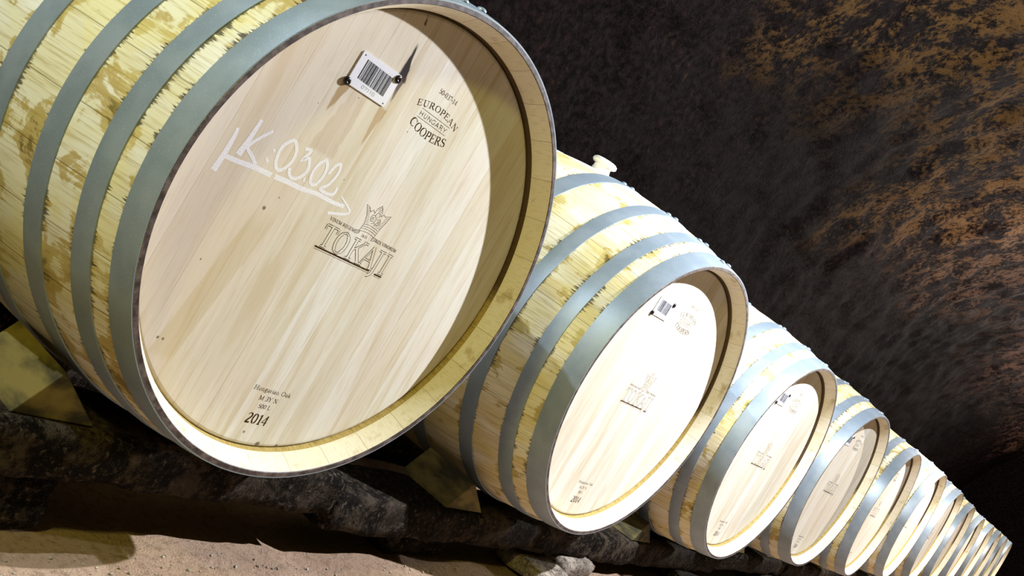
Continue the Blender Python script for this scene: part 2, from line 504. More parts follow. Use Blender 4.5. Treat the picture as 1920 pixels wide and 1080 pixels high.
# glyph = advance width, list of (kind, points): t thick, n thin, s serif
GL = {
    'E': (0.76, [('t', [(.2, 0), (.2, 1)]), ('n', [(.06, .97), (.64, .97)]), ('n', [(.2, .52), (.5, .52)]), ('n', [(.06, .03), (.68, .03)]), ('s', [(.63, .98), (.64, .76)]), ('s', [(.5, .64), (.5, .40)]), ('s', [(.67, .02), (.69, .27)])]),
    'U': (0.86, [('t', [(.2, 1), (.2, .32)] + arc(.44, .32, .24, .30, 180, 270, 7)), ('n', arc(.44, .32, .24, .30, 270, 360, 7) + [(.68, 1)]), sf(.2, .97), sf(.68, .97)]),
    'R': (0.84, [('t', [(.2, 0), (.2, 1)]), ('n', [(.06, .97), (.42, .97)]), ('t', arc(.40, .74, .21, .23, 80, -80, 10)), ('n', [(.2, .51), (.42, .51)]), ('t', [(.40, .50), (.74, .02)]), sf(.2, .03), ('s', [(.68, .03), (.84, .03)])]),
    'O': (0.92, [('t', arc(.46, .5, .34, .48, 125, 235, 10)), ('t', arc(.46, .5, .34, .48, -55, 55, 10)), ('n', arc(.46, .5, .34, .48, 55, 125, 8)), ('n', arc(.46, .5, .34, .48, 235, 305, 8))]),
    'P': (0.72, [('t', [(.2, 0), (.2, 1)]), ('n', [(.06, .97), (.42, .97)]), ('t', arc(.40, .72, .22, .25, 80, -80, 10)), ('n', [(.2, .47), (.42, .47)]), sf(.2, .03)]),
    'A': (0.88, [('n', [(.12, 0), (.42, 1)]), ('t', [(.42, 1), (.74, 0)]), ('n', [(.22, .34), (.62, .34)]), sf(.12, .03, .12), sf(.75, .03, .14)]),
    'N': (0.90, [('n', [(.18, 0), (.18, 1)]), ('t', [(.18, .98), (.74, .02)]), ('n', [(.74, 0), (.74, 1)]), sf(.16, .97, .13), sf(.18, .03, .13), sf(.74, .97, .13)]),
    'C': (0.84, [('t', arc(.48, .5, .36, .48, 115, 245, 12)), ('n', arc(.48, .5, .36, .48, 115, 42, 8)), ('n', arc(.48, .5, .36, .48, 245, 318, 8)), ('s', [(.75, .97), (.76, .70)])]),
    'S': (0.66, [('n', arc(.33, .75, .21, .22, 20, 130, 8)), ('t', arc(.33, .75, .21, .22, 130, 230, 6) + [(.33, .52)] + arc(.34, .26, .22, .24, 50, -50, 8)), ('n', arc(.34, .26, .22, .24, -50, -160, 8)), ('s', [(.54, .97), (.54, .72)]), ('s', [(.12, .28), (.11, .02)])]),
    'H': (0.92, [('t', [(.2, 0), (.2, 1)]), ('t', [(.72, 0), (.72, 1)]), ('n', [(.2, .52), (.72, .52)]), sf(.2, .97), sf(.2, .03), sf(.72, .97), sf(.72, .03)]),
    'G': (0.90, [('t', arc(.48, .5, .36, .48, 115, 245, 12)), ('n', arc(.48, .5, .36, .48, 115, 42, 8)), ('n', arc(.48, .5, .36, .48, 245, 310, 8)), ('t', [(.74, .42), (.74, .08)]), ('n', [(.54, .43), (.80, .43)])]),
    'Y': (0.82, [('t', [(.10, 1), (.42, .46)]), ('n', [(.74, 1), (.42, .46)]), ('t', [(.42, .48), (.42, 0)]), sf(.12, .97, .13), sf(.72, .97, .11), sf(.42, .03, .15)]),
    'T': (0.80, [('t', [(.4, 0), (.4, 1)]), ('n', [(.05, .96), (.75, .96)]), sf(.4, .03), ('s', [(.05, .98), (.05, .74)]), ('s', [(.75, .98), (.75, .74)])]),
    'K': (0.88, [('t', [(.2, 0), (.2, 1)]), ('n', [(.2, .44), (.70, .98)]), ('t', [(.38, .60), (.76, .02)]), sf(.2, .97), sf(.2, .03), sf(.70, .97, .13), sf(.76, .03, .13)]),
    'J': (0.46, [('t', [(.26, 1), (.26, .02)] + arc(.08, .02, .18, .30, 0, -90, 6)), sf(.26, .97)]),
    'I': (0.42, [('t', [(.21, 0), (.21, 1)]), sf(.21, .97), sf(.21, .03)]),
    'V': (0.84, [('t', [(.10, 1), (.44, 0)]), ('n', [(.44, 0), (.74, 1)]), sf(.12, .97, .13), sf(.72, .97, .11)]),
    'M': (1.06, [('n', [(.17, 0), (.17, 1)]), ('t', [(.17, 1), (.52, .05)]), ('n', [(.52, .05), (.86, 1)]), ('t', [(.86, 1), (.86, 0)]), sf(.17, .03, .12), sf(.86, .03, .14), sf(.12, .97, .08), sf(.92, .97, .08)]),
    'X': (0.84, [('t', [(.12, 1), (.72, 0)]), ('n', [(.70, 1), (.12, 0)]), sf(.12, .97, .12), sf(.70, .97, .11), sf(.12, .03, .11), sf(.72, .03, .12)]),
    'L': (0.70, [('t', [(.2, 0), (.2, 1)]), ('n', [(.06, .03), (.62, .03)]), sf(.2, .97), ('s', [(.61, .02), (.63, .28)])]),
    '0': (0.66, [('t', arc(.33, .5, .23, .48, 115, 245, 10)), ('t', arc(.33, .5, .23, .48, -65, 65, 10)), ('n', arc(.33, .5, .23, .48, 65, 115, 5)), ('n', arc(.33, .5, .23, .48, 245, 295, 5))]),
    '1': (0.52, [('t', [(.28, 0), (.28, 1)]), ('n', [(.10, .84), (.28, .98)]), ('s', [(.12, .03), (.44, .03)])]),
    '2': (0.64, [('n', arc(.31, .74, .22, .24, 165, 70, 7)), ('t', arc(.31, .74, .22, .24, 70, -30, 7) + [(.12, .06)]), ('t', [(.08, .05), (.56, .05)])]),
    '3': (0.60, [('n', arc(.28, .76, .20, .22, 150, 70, 6)), ('t', arc(.28, .76, .20, .22, 70, -80, 8)), ('t', arc(.27, .28, .24, .27, 80, -80, 10)), ('n', arc(.27, .28, .24, .27, -80, -150, 6))]),
    '4': (0.64, [('t', [(.44, 0), (.44, 1)]), ('n', [(.44, .98), (.05, .30), (.60, .30)])]),
    '5': (0.60, [('n', [(.52, .96), (.18, .96), (.13, .56)]), ('t', arc(.27, .30, .25, .30, 120, -70, 12)), ('n', arc(.27, .30, .25, .30, -70, -150, 6))]),
    '6': (0.62, [('t', arc(.34, .42, .24, .56, 90, 200, 8)), ('t', arc(.32, .28, .22, .26, 0, 360, 16))]),
    '7': (0.60, [('t', [(.06, .95), (.54, .95)]), ('n', [(.54, .95), (.22, 0)])]),
    '-': (0.40, [('t', [(.06, .40), (.34, .40)])]),
    ' ': (0.34, []),
    'u': (0.60, [('t', [(.14, .66), (.14, .2)] + arc(.27, .18, .13, .16, 180, 300, 5)), ('t', [(.46, .66), (.46, 0)])]),
    'n': (0.60, [('t', [(.14, .66), (.14, 0)]), ('n', arc(.30, .44, .16, .20, 160, 60, 5)), ('t', [(.45, .48), (.45, 0)]), sf(.14, .03, .1), sf(.45, .03, .1)]),
    'g': (0.56, [('t', arc(.26, .44, .17, .20, 0, 360, 12)), ('n', [(.40, .60), (.52, .64)]), ('n', arc(.26, -.12, .21, .14, 0, 360, 12)), ('n', [(.16, .26), (.14, .08), (.40, .02)])]),
    'a': (0.52, [('n', arc(.24, .46, .17, .19, 150, 40, 6)), ('t', [(.40, .52), (.40, .04)]), ('t', arc(.23, .18, .15, .17, 60, 320, 10))]),
    'r': (0.42, [('t', [(.14, .66), (.14, 0)]), ('n', arc(.30, .44, .15, .20, 170, 60, 5)), sf(.14, .03, .1)]),
    'i': (0.30, [('t', [(.15, .66), (.15, 0)]), ('t', [(.15, .84), (.15, .94)]), sf(.15, .03, .1)]),
    'k': (0.58, [('t', [(.14, 1), (.14, 0)]), ('n', [(.14, .28), (.46, .64)]), ('t', [(.24, .36), (.52, 0)]), sf(.14, .03, .1)]),
}


def text(fl, s, x0, x1, z0, h, y, mat=0, thick=0.17, thin=0.07, serif=True, curve=None, slant=0.0):
    """letters between x0 and x1 on baseline z0, cap height h; curve(x) -> baseline z"""
    total = sum(GL[c][0] for c in s)
    kx = (x1 - x0) / total
    x = x0
    for c in s:
        adv, st = GL[c]
        mid = x + adv * kx / 2
        if curve:
            zb = curve(mid)
            sl = (curve(mid + 1e-4) - curve(mid - 1e-4)) / 2e-4
        else:
            zb, sl = z0, 0.0
        ca = 1 / math.sqrt(1 + sl * sl)
        sa = sl * ca
        for kind, pts in st:
            if kind == 's' and not serif:
                continue
            w = {'t': thick, 'n': thin, 's': thin}[kind] * h
            Q = []
            for (px, pz) in pts:
                lx = (px - adv / 2) * kx + slant * pz * h
                lz = pz * h
                Q.append((mid + lx * ca - lz * sa, zb + lx * sa + lz * ca))
            fl.stroke(Q, w, y, mat)
        x += adv * kx


# ------------------------------------------------------------------ barrels
LEN = 1.08
R_END = 0.40
HEAD_Y = 0.048
ROOT_OFF = Vector((0, 0.54, -0.46))


def make_staves(parent, rb, hoops, mat):
    def rad(y):
        return rb - (rb - R_END) * ((y - LEN / 2) / (LEN / 2)) ** 2 - 0.0025
    edges = sorted([e for h in hoops for e in h] + [LEN - e for h in hoops for e in h])
    ys = {0.0, LEN}
    for k in range(1, 36):
        ys.add(round(LEN * k / 36, 4))
    for h in hoops:
        for e in h:
            ys.add(e)
            ys.add(LEN - e)
    for a, b in zip(edges[1::2], edges[2::2]):
        ys.add((a + b) / 2)
    ys = sorted(ys)
    prof = [(0.3735, HEAD_Y + 0.012), (0.3735, HEAD_Y), (0.3750, 0.0385), (0.3772, 0.028), (0.3895, 0.0012), (0.3905, 0.0)]
    tags = [0.1] * 6
    fm = [3, 3, 1, 1, 2]
    rows = [(rad(y), y) for y in ys]

    def dist(y):
        for a, b in list(hoops) + [(LEN - b, LEN - a) for a, b in hoops]:
            if a - 1e-6 <= y <= b + 1e-6:
                return 0.0
        return min(abs(y - e) for e in edges)
    prof += rows
    tags += [dist(y) for y in ys]
    fm += [2] + [0] * (len(rows) - 1)
    prof += [(0.375, LEN), (0.372, LEN - 0.045)]
    tags += [0.1, 0.1]
    fm += [2, 1]
    seg = 160
    V, F = lathe(prof, seg, False)
    n = len(prof)
    b = len(V)
    # rear head
    V.append((0, LEN - 0.045, 0))
    FM = fm * seg
    for k in range(seg):
        F.append((k * n + n - 1, ((k + 1) % seg) * n + n - 1, b))
        FM.append(1)
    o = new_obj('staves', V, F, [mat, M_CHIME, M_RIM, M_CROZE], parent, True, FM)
    att = o.data.attributes.new('edge', 'FLOAT', 'POINT')
    att.data.foreach_set('value', tags * seg + [0.1])
    sharp(o, 30)
    return o, rad


def make_hoops(parent, rad, hoops, rivet_deg):
    for rear in (False, True):
        for (a, b) in hoops:
            y0, y1 = (LEN - b, LEN - a) if rear else (a, b)
            prof = []
            nn = 4
            for k in range(nn + 1):
                y = y0 + (y1 - y0) * k / nn
                e = 0.0006 if k in (0, nn) else 0.0
                prof.append((rad(y) + 0.0030 - e, y))
            for k in range(nn, -1, -1):
                y = y0 + (y1 - y0) * k / nn
                prof.append((rad(y) - 0.0008, y))
            V, F = lathe(prof, 160, True)
            h = new_obj('hoop', V, F, M_HOOP, parent, True)
            sharp(h, 30)
            if rear:
                continue
            # lap joint with two rivets
            ym = (y0 + y1) / 2
            for ang in rivet_deg:
                aa = math.radians(ang)
                c, s = math.cos(aa), math.sin(aa)
                N = Vector((c, 0, s))
                T1 = Vector((0, 1, 0))
                T2 = N.cross(T1)
                P = N * (rad(ym) + 0.0025) + Vector((0, ym, 0))
                VV, FF = [], []
                rows = [(0.0085, 0.0), (0.0082, 0.002), (0.006, 0.0042), (0.003, 0.0052)]
                m = 12
                for (rr, hh) in rows:
                    for j in range(m):
                        q = 2 * PI * j / m
                        VV.append(P + T1 * rr * math.cos(q) + T2 * rr * math.sin(q) + N * hh)
                for j in range(len(rows) - 1):
                    for k in range(m):
                        FF.append((j * m + k, j * m + (k + 1) % m, (j + 1) * m + (k + 1) % m, (j + 1) * m + k))
                FF.append(tuple((len(rows) - 1) * m + k for k in range(m)))
                rv = new_obj('rivet', VV, FF, M_HOOP, h, True)
                fix_normals(rv)


def make_head(parent, mat, chalk):
    prof = [(0.0, HEAD_Y + 0.02), (0.3728, HEAD_Y + 0.02), (0.3728, HEAD_Y + 0.004), (0.3700, HEAD_Y + 0.0008), (0.3665, HEAD_Y), (0.0, HEAD_Y)]
    seg = 128
    V, F = [], []
    rings = prof[1:5]
    n = len(rings)
    for k in range(seg):
        a = 2 * PI * k / seg
        for (r, y) in rings:
            V.append((r * math.cos(a), y, r * math.sin(a)))
    for k in range(seg):
        k2 = (k + 1) % seg
        for j in range(n - 1):
            F.append((k * n + j, k2 * n + j, k2 * n + j + 1, k * n + j + 1))
    F.append(tuple(k * n + n - 1 for k in range(seg)))
    F.append(tuple(k * n for k in range(seg)))
    h = new_obj('head', V, F, mat, parent, False)
    fix_normals(h)
    Y1, Y2 = HEAD_Y - 0.00008, HEAD_Y - 0.00018
    # upper maker's stamp
    f = Flat()
    text(f, '50-037-14', -0.0262, 0.0222, 0.2665, 0.0080, Y1, thick=0.15, thin=0.07)
    text(f, 'EUROPEAN', -0.0545, 0.0515, 0, 0.0102, Y1, thick=0.19, thin=0.075, curve=lambda x: 0.2402 - 0.0088 * (x / 0.05) ** 2)
    text(f, 'HUNGARY', -0.0402, 0.0342, 0.2204, 0.0076, Y1, thick=0.13, thin=0.13, serif=False)
    text(f, 'COOPERS', -0.0495, 0.0485, 0, 0.0140, Y1, thick=0.17, thin=0.07, curve=lambda x: 0.1947 + 0.0066 * (x / 0.047) ** 2)
    f.stroke([(-0.0395, 0.2318), (0.0377, 0.2322)], 0.0007, Y1)
    f.stroke([(-0.0403, 0.2171), (0.0356, 0.2175)], 0.0007, Y1)
    f.build('maker_stamp', [M_BURN], h)
    # lower stamp
    f = Flat()
    text(f, 'Hungarian Oak', -0.0430, 0.0395, -0.2770, 0.0076, Y1, thick=0.14, thin=0.08)
    text(f, 'M 3Y N', -0.0217, 0.0197, -0.2920, 0.0078, Y1, thick=0.16, thin=0.08)
    text(f, '500 L', -0.0140, 0.0130, -0.3056, 0.0072, Y1, thick=0.16, thin=0.08)
    text(f, '2014', -0.0245, 0.0230, -0.3335, 0.0178, Y1, thick=0.17, thin=0.08)
    f.build('year_stamp', [M_BURN], h)
    # crown and outlined word
    f = Flat()
    Hh = 0.0365
    LW = 0.0013
    for pas, (grow, yy, mt) in enumerate(((LW, Y1, 0), (0.0, Y2, 1))):
        k = grow / Hh
        for ch, a, b in (('T', -0.0862, -0.0562), ('O', -0.0560, -0.0245), ('K', -0.0215, 0.0170), ('A', 0.0110, 0.0500), ('J', 0.0400, 0.0625), ('I', 0.0640, 0.0805)):
            ex = 0.0
            z0 = -0.0310
            tk, tn = 0.125, 0.055
            text(f, ch, a, b, z0, Hh, yy, mt, thick=tk + k * 1.6, thin=tn + k * 1.6)
            # end caps of the outline
            if pas == 0:
                pass
    f.stroke([(-0.0862, -0.0340), (0.0460, -0.0335)], 0.0027, Y1)
    f.stroke([(-0.0862, -0.0376), (0.0460, -0.0370)], 0.0006, Y1)
    f.stroke([(0.0600, -0.0345), (0.0790, -0.0343)], 0.0027, Y1)
    f.stroke([(0.0600, -0.0378), (0.0780, -0.0376)], 0.0006, Y1)
    text(f, 'VINUM REGUM', -0.0872, -0.0288, 0.0117, 0.0052, Y1, thick=0.17, thin=0.10)
    text(f, 'REX VINORUM', 0.0222, 0.0778, 0.0128, 0.0052, Y1, thick=0.20, thin=0.12)
    text(f, '1631', -0.0114, 0.0027, 0.0111, 0.0040, Y1, thick=0.16, thin=0.10)
    lw = 0.00075
    crown = [(-0.0213, 0.0180), (-0.0192, 0.0318), (-0.0245, 0.0457), (-0.0349, 0.0595), (-0.0265, 0.0580), (-0.0205, 0.0520), (-0.0160, 0.0570), (-0.0105, 0.0530),
             (-0.0100, 0.0612), (-0.0031, 0.0690), (0.0040, 0.0600), (0.0052, 0.0530), (0.0100, 0.0580), (0.0139, 0.0560), (0.0261, 0.0608), (0.0218, 0.0450), (0.0175, 0.0314), (0.0155, 0.0178)]
    f.stroke(crown, lw, Y1)
    for zz, dip in ((0.0180, 0.004), (0.0225, 0.004), (0.0262, 0.004), (0.0300, 0.004)):
        f.stroke([(-0.0208 + 0.0364 * q / 8, zz + dip * (1 - ((q - 4) / 4) ** 2) * 0.6) for q in range(9)], lw * 0.8, Y1)
    for q in range(9):
        zz = 0.0345 + 0.0027 * q
        xl = -0.0198 - 0.0128 * max(0, (q - 1) / 8)
        f.stroke([(xl, zz), (xl + 0.0075, zz - 0.0008)], lw * 0.6, Y1)
        xr = 0.0185 + 0.0068 * q / 8
        f.stroke([(xr - 0.0085, zz - 0.0008), (xr, zz)], lw * 0.6, Y1)
        if q > 5:
            f.stroke([(-0.0085, zz + 0.009), (0.0025, zz + 0.009)], lw * 0.6, Y1)
    for pts in (arc(-0.0085, 0.0450, 0.0050, 0.0055, 20, 330, 12), arc(0.0065, 0.0425, 0.0048, 0.0055, -150, 160, 12), arc(-0.0015, 0.0525, 0.0045, 0.0045, -30, 210, 10),
                [(-0.0070, 0.0350), (-0.0015, 0.0395), (0.0040, 0.0345)], [(-0.0015, 0.0395), (-0.0010, 0.0500)], arc(-0.0085, 0.0448, 0.0018, 0.0022, 0, 360, 8), arc(0.0068, 0.0425, 0.0018, 0.0022, 0, 360, 8)):
        f.stroke(pts, lw, Y1)
    for sx in (-1, 1):
        cx = -0.0235 if sx < 0 else 0.0170
        f.stroke([(cx - 0.004, 0.0115), (cx + 0.004, 0.0135), (cx + 0.004, 0.0185), (cx - 0.004, 0.0170), (cx - 0.004, 0.0115)], lw, Y1)
        f.stroke([(cx - 0.004, 0.0145), (cx + 0.004, 0.0160)], lw, Y1)
    f.build('crown_emblem', [M_BURN, mat], h)
    if chalk:
        f = Flat()
        CH = [[(-0.3109, -0.0015), (-0.3093, 0.023), (-0.3094, 0.05), (-0.3113, 0.0634)], [(-0.3071, 0.0225), (-0.2822, 0.0242), (-0.2555, 0.0274), (-0.2244, 0.0287)],
              [(-0.2188, 0.0295), (-0.1867, 0.0316), (-0.1654, 0.0321), (-0.1349, 0.0363), (-0.1, 0.0366), (-0.0755, 0.0393)], [(-0.2896, 0.0321), (-0.2866, 0.0577), (-0.2851, 0.0882)],
              [(-0.2596, 0.0829), (-0.273, 0.0658), (-0.2824, 0.0476), (-0.27, 0.0396), (-0.2562, 0.0311)], [(-0.2445, 0.0621), (-0.2403, 0.0591)], [(-0.2475, 0.0467), (-0.2412, 0.0421)],
              [(-0.2231, 0.0864), (-0.2331, 0.0716), (-0.2314, 0.0524), (-0.2243, 0.0414), (-0.215, 0.0413), (-0.2058, 0.0573), (-0.2073, 0.0736), (-0.2157, 0.0848), (-0.2231, 0.0864)],
              [(-0.1971, 0.0843), (-0.1854, 0.0863), (-0.191, 0.0691), (-0.1814, 0.0752), (-0.1732, 0.06), (-0.1795, 0.0451), (-0.1899, 0.0388), (-0.1995, 0.0431), (-0.2027, 0.0502)],
              [(-0.1708, 0.0481), (-0.1685, 0.0421)],
              [(-0.153, 0.0865), (-0.1615, 0.0739), (-0.1626, 0.0578), (-0.1571, 0.0462), (-0.1475, 0.0468), (-0.1419, 0.0633), (-0.1453, 0.0795), (-0.153, 0.0865)],
              [(-0.1354, 0.0698), (-0.1315, 0.0857), (-0.1238, 0.0909), (-0.1197, 0.0767), (-0.125, 0.0565), (-0.1348, 0.0452), (-0.1174, 0.0437), (-0.1067, 0.0482), (-0.1069, 0.059)],
              [(-0.0905, 0.0505), (-0.067, 0.041), (-0.0595, 0.0348), (-0.0709, 0.0274), (-0.0983, 0.0192)]]
        WW = [(.0085, .0035), (.0055, .0065), (.0068, .0050), (.0085, .0045), (.0035, .0050), (.0028, .0028), (.003, .003), (.0045, .0045), (.0042, .0045), (.003, .003), (.0042, .0042), (.0040, .0042), (.0022, .0040)]

        def smooth(pts):
            # Catmull-Rom through the points
            if len(pts) < 4:
                return pts
            P = [Vector(p) for p in pts]
            out = []
            for k in range(len(P) - 1):
                p0, p1, p2, p3 = P[max(0, k - 1)], P[k], P[k + 1], P[min(len(P) - 1, k + 2)]
                for j in range(4):
                    u = j / 4
                    q = 0.5 * ((2 * p1) + (p2 - p0) * u + (2 * p0 - 5 * p1 + 4 * p2 - p3) * u * u + (-p0 + 3 * p1 - 3 * p2 + p3) * u ** 3)
                    out.append((q.x, q.y))
            out.append(tuple(P[-1]))
            return out
        for k, (p, (wa, wb)) in enumerate(zip(CH, WW)):
            # every stroke a hair in front of the one before, so crossings stay clean
            f.stroke(smooth(p), wa * 1.2, Y1 - 0.00001 * k, 0, w1=wb * 1.2, cap=False)
        c = f.build('chalk_writing', [M_CHALK], h)
        c['label'] = 'white chalk writing with an arrow under it'
    return h


def make_plate(parent, digits):
    """white bar code plate held by two black screws"""
    C4 = [(-0.1965, 0.1945), (-0.1105, 0.1972), (-0.1098, 0.2508), (-0.1960, 0.2470)]
    yb, yf = HEAD_Y - 0.0002, HEAD_Y - 0.0017
    V = [(p[0], yf, p[1]) for p in C4] + [(p[0], yb, p[1]) for p in C4]
    F = [(0, 1, 2, 3), (7, 6, 5, 4), (0, 4, 5, 1), (1, 5, 6, 2), (2, 6, 7, 3), (3, 7, 4, 0)]
    p = new_obj('label_plate', V, F, M_PLATE, parent)
    bm = bmesh.new()
    bm.from_mesh(p.data)
    bmesh.ops.bevel(bm, geom=[e for e in bm.edges if abs(e.verts[0].co.y - e.verts[1].co.y) > 0.001], offset=0.003, segments=3, profile=0.5, affect='EDGES')
    bmesh.ops.recalc_face_normals(bm, faces=bm.faces)
    bm.to_mesh(p.data)
    bm.free()
    f = Flat()
    yi = yf - 0.0001
    x0, x1, z0, z1 = -0.1828, -0.1232, 0.2090, 0.2398
    bars = [(0, 2.2), (3.6, .7), (5, .7), (6.8, 2.3), (9.8, 1.0), (11.6, 2.6), (15, 1.2), (17, 3.4), (21.2, 1.6), (23.6, .8), (26.2, 1.8), (29.2, .8), (31, .7), (32.8, 2.6), (36.2, 1.1), (38.2, .8), (40.2, 2.4), (43.4, 1.2), (46, 1.2), (47.8, 2.6), (51, 1.1), (52.7, 1.0), (54.4, 1.2)]
    sc = (x1 - x0) / 55.6
    for a, w in bars:
        xa, xb = x0 + a * sc, x0 + (a + w) * sc
        f.poly([(xa, z0), (xb, z0), (xb, z1), (xa, z1)], yi)
    for (hx, hz) in ((-0.1903, 0.2425), (-0.1161, 0.2010)):
        f.poly([(hx + 0.0013 * math.cos(2 * PI * j / 10), hz + 0.0013 * math.sin(2 * PI * j / 10)) for j in range(10)], yi)
    f.build('bar_code', [M_INK], p)
    if digits:
        f = Flat()
        text(f, '07110', -0.1690, -0.1380, 0.2005, 0.0052, yi, thick=0.10, thin=0.10, serif=False)
        f.build('number', [M_GREYINK], p)
    for (sx, sz) in ((-0.1958, 0.1972), (-0.1148, 0.2432)):
        prof = [(0.0064, yf + 0.0006), (0.0064, yf - 0.0012), (0.0052, yf - 0.0026), (0.0026, yf - 0.0033), (0.0018, yf - 0.0024)]
        V, F = lathe(prof, 16, False)
        n = len(prof)
        V = [(v[0] + sx, v[1], v[2] + sz) for v in V]
        F.append(tuple(k * n + n - 1 for k in range(16)))
        s = new_obj('screw', V, F, M_SCREW, p, True)
        fix_normals(s)
    return p


def make_bung(parent, rb):
    """mushroom shaped stopper standing in the bung hole at the top"""
    prof = [(0.024, -0.012), (0.026, 0.0), (0.029, 0.008), (0.027, 0.012), (0.0265, 0.022), (0.036, 0.025), (0.0395, 0.029), (0.0385, 0.036), (0.033, 0.040), (0.012, 0.041)]
    seg = 32
    V, F = [], []
    n = len(prof)
    for k in range(seg):
        a = 2 * PI * k / seg
        for (r, h) in prof:
            V.append((r * math.cos(a), LEN / 2 + r * math.sin(a), rb - 0.0025 + h))
    for k in range(seg):
        for j in range(n - 1):
            F.append((k * n + j, ((k + 1) % seg) * n + j, ((k + 1) % seg) * n + j + 1, k * n + j + 1))
    F.append(tuple(k * n + n - 1 for k in range(seg)))
    F.append(tuple(k * n for k in range(seg)))
    o = new_obj('bung', V, F, M_BUNG, parent, True)
    sharp(o, 50)
    o['label'] = 'white silicone bung'
    return o


def make_barrel(rb, hoops, stave_mat, head_mat, chalk, rivets):
    root = bpy.data.objects.new('wine_barrel', None)
    root.empty_display_size = 0.2
    COL.objects.link(root)
    st, rad = make_staves(root, rb, hoops, stave_mat)
    make_hoops(root, rad, hoops, rivets)
    make_head(root, head_mat, chalk)
    make_plate(root, chalk)
    make_bung(root, rb)
    for c in root.children:
        c.location = -ROOT_OFF
    return root


def place(root, pos, yaw, pitch):
    Mr = Matrix.Rotation(yaw, 4, 'Z') @ Matrix.Rotation(pitch, 4, 'X')
    root.matrix_world = Matrix.Translation(Vector(pos) + Mr.to_3x3() @ ROOT_OFF) @ Mr
    root['pos'] = 0


def dup(root):
    def cp(o, par):
        c = o.copy()
        COL.objects.link(c)
        c.parent = par
        for ch in list(o.children):
            cp(ch, c)
        return c
    return cp(root, None)


HOOPS_NEAR = [(0.0004, 0.0449), (0.0848, 0.1251), (0.1964, 0.2393), (0.3339, 0.3859)]
HOOPS = [(0.0004, 0.0522), (0.0932, 0.1313), (0.2106, 0.2512), (0.3746, 0.4295)]
RB_NEAR, RB = 0.4545, 0.4796
POSE = [(-0.0063, 0.0, 0.0118, 0.0004, 0.001), (1.1894, 0.0031, -0.0106, -0.0212, 0.0169), (2.358, -0.0039, -0.0200, -0.0292, 0.008), (3.482, -0.0054, 0.0012, -0.0472, 0.004),
        (4.6526, -0.0101, -0.0132, -0.001, 0.0), (5.8187, -0.0099, 0.0100, -0.0008, 0.0), (6.9864, -0.0082, 0.0056, -0.0006, 0.0), (8.1511, -0.0007, -0.0031, 0.0, 0.0),
        (9.3162, 0.0033, -0.0150, 0.0, 0.0), (10.4802, 0.0003, -0.0094, 0.0, 0.0), (11.6436, 0.0017, -0.0001, 0.0, 0.0), (12.8069, 0.0027, 0.0080, 0.0, 0.0), (13.9704, 0.0100, 0.0100, 0.0, 0.0)]
ORD = ['nearest', 'second', 'third', 'fourth', 'fifth', 'sixth', 'seventh', 'eighth', 'ninth', 'tenth', 'eleventh', 'twelfth', 'last and farthest']
BGROUP = 'row of oak wine barrels'
LAB = ['nearest and largest oak wine barrel, white chalk writing across its head',
       'second nearest oak barrel, white bung on top, no chalk on its head',
       'third barrel of the row, seen between the second and the fourth',
       'fourth barrel of the row, its head in two tones of shade',
       'fifth barrel from the near end of the row',
       'sixth barrel from the near end of the row',
       'seventh barrel from the near end of the row',
       'eighth barrel from the near end, a narrow sliver of head showing',
       'ninth barrel from the near end, a thin sliver of head showing',
       'fourth barrel from the far dark end of the row',
       'third barrel from the far dark end of the row',
       'last barrel but one at the far dark end of the row',
       'farthest and smallest barrel, ending the row in the dark']
barrels = []
b0 = make_barrel(RB_NEAR, HOOPS_NEAR, M_STAVE_NEAR, M_HEAD_NEAR, True, (99, 105))
b1 = make_barrel(RB, HOOPS, M_STAVE, M_HEAD, False, (92, 98))
for i, (px, py, pz, yw, pt) in enumerate(POSE):
    o = b0 if i == 0 else (b1 if i == 1 else dup(b1))
    place(o, (px, py, pz), yw, pt)
    del o['pos']
    tag(o, LAB[i], 'barrel', BGROUP)
    barrels.append(o)


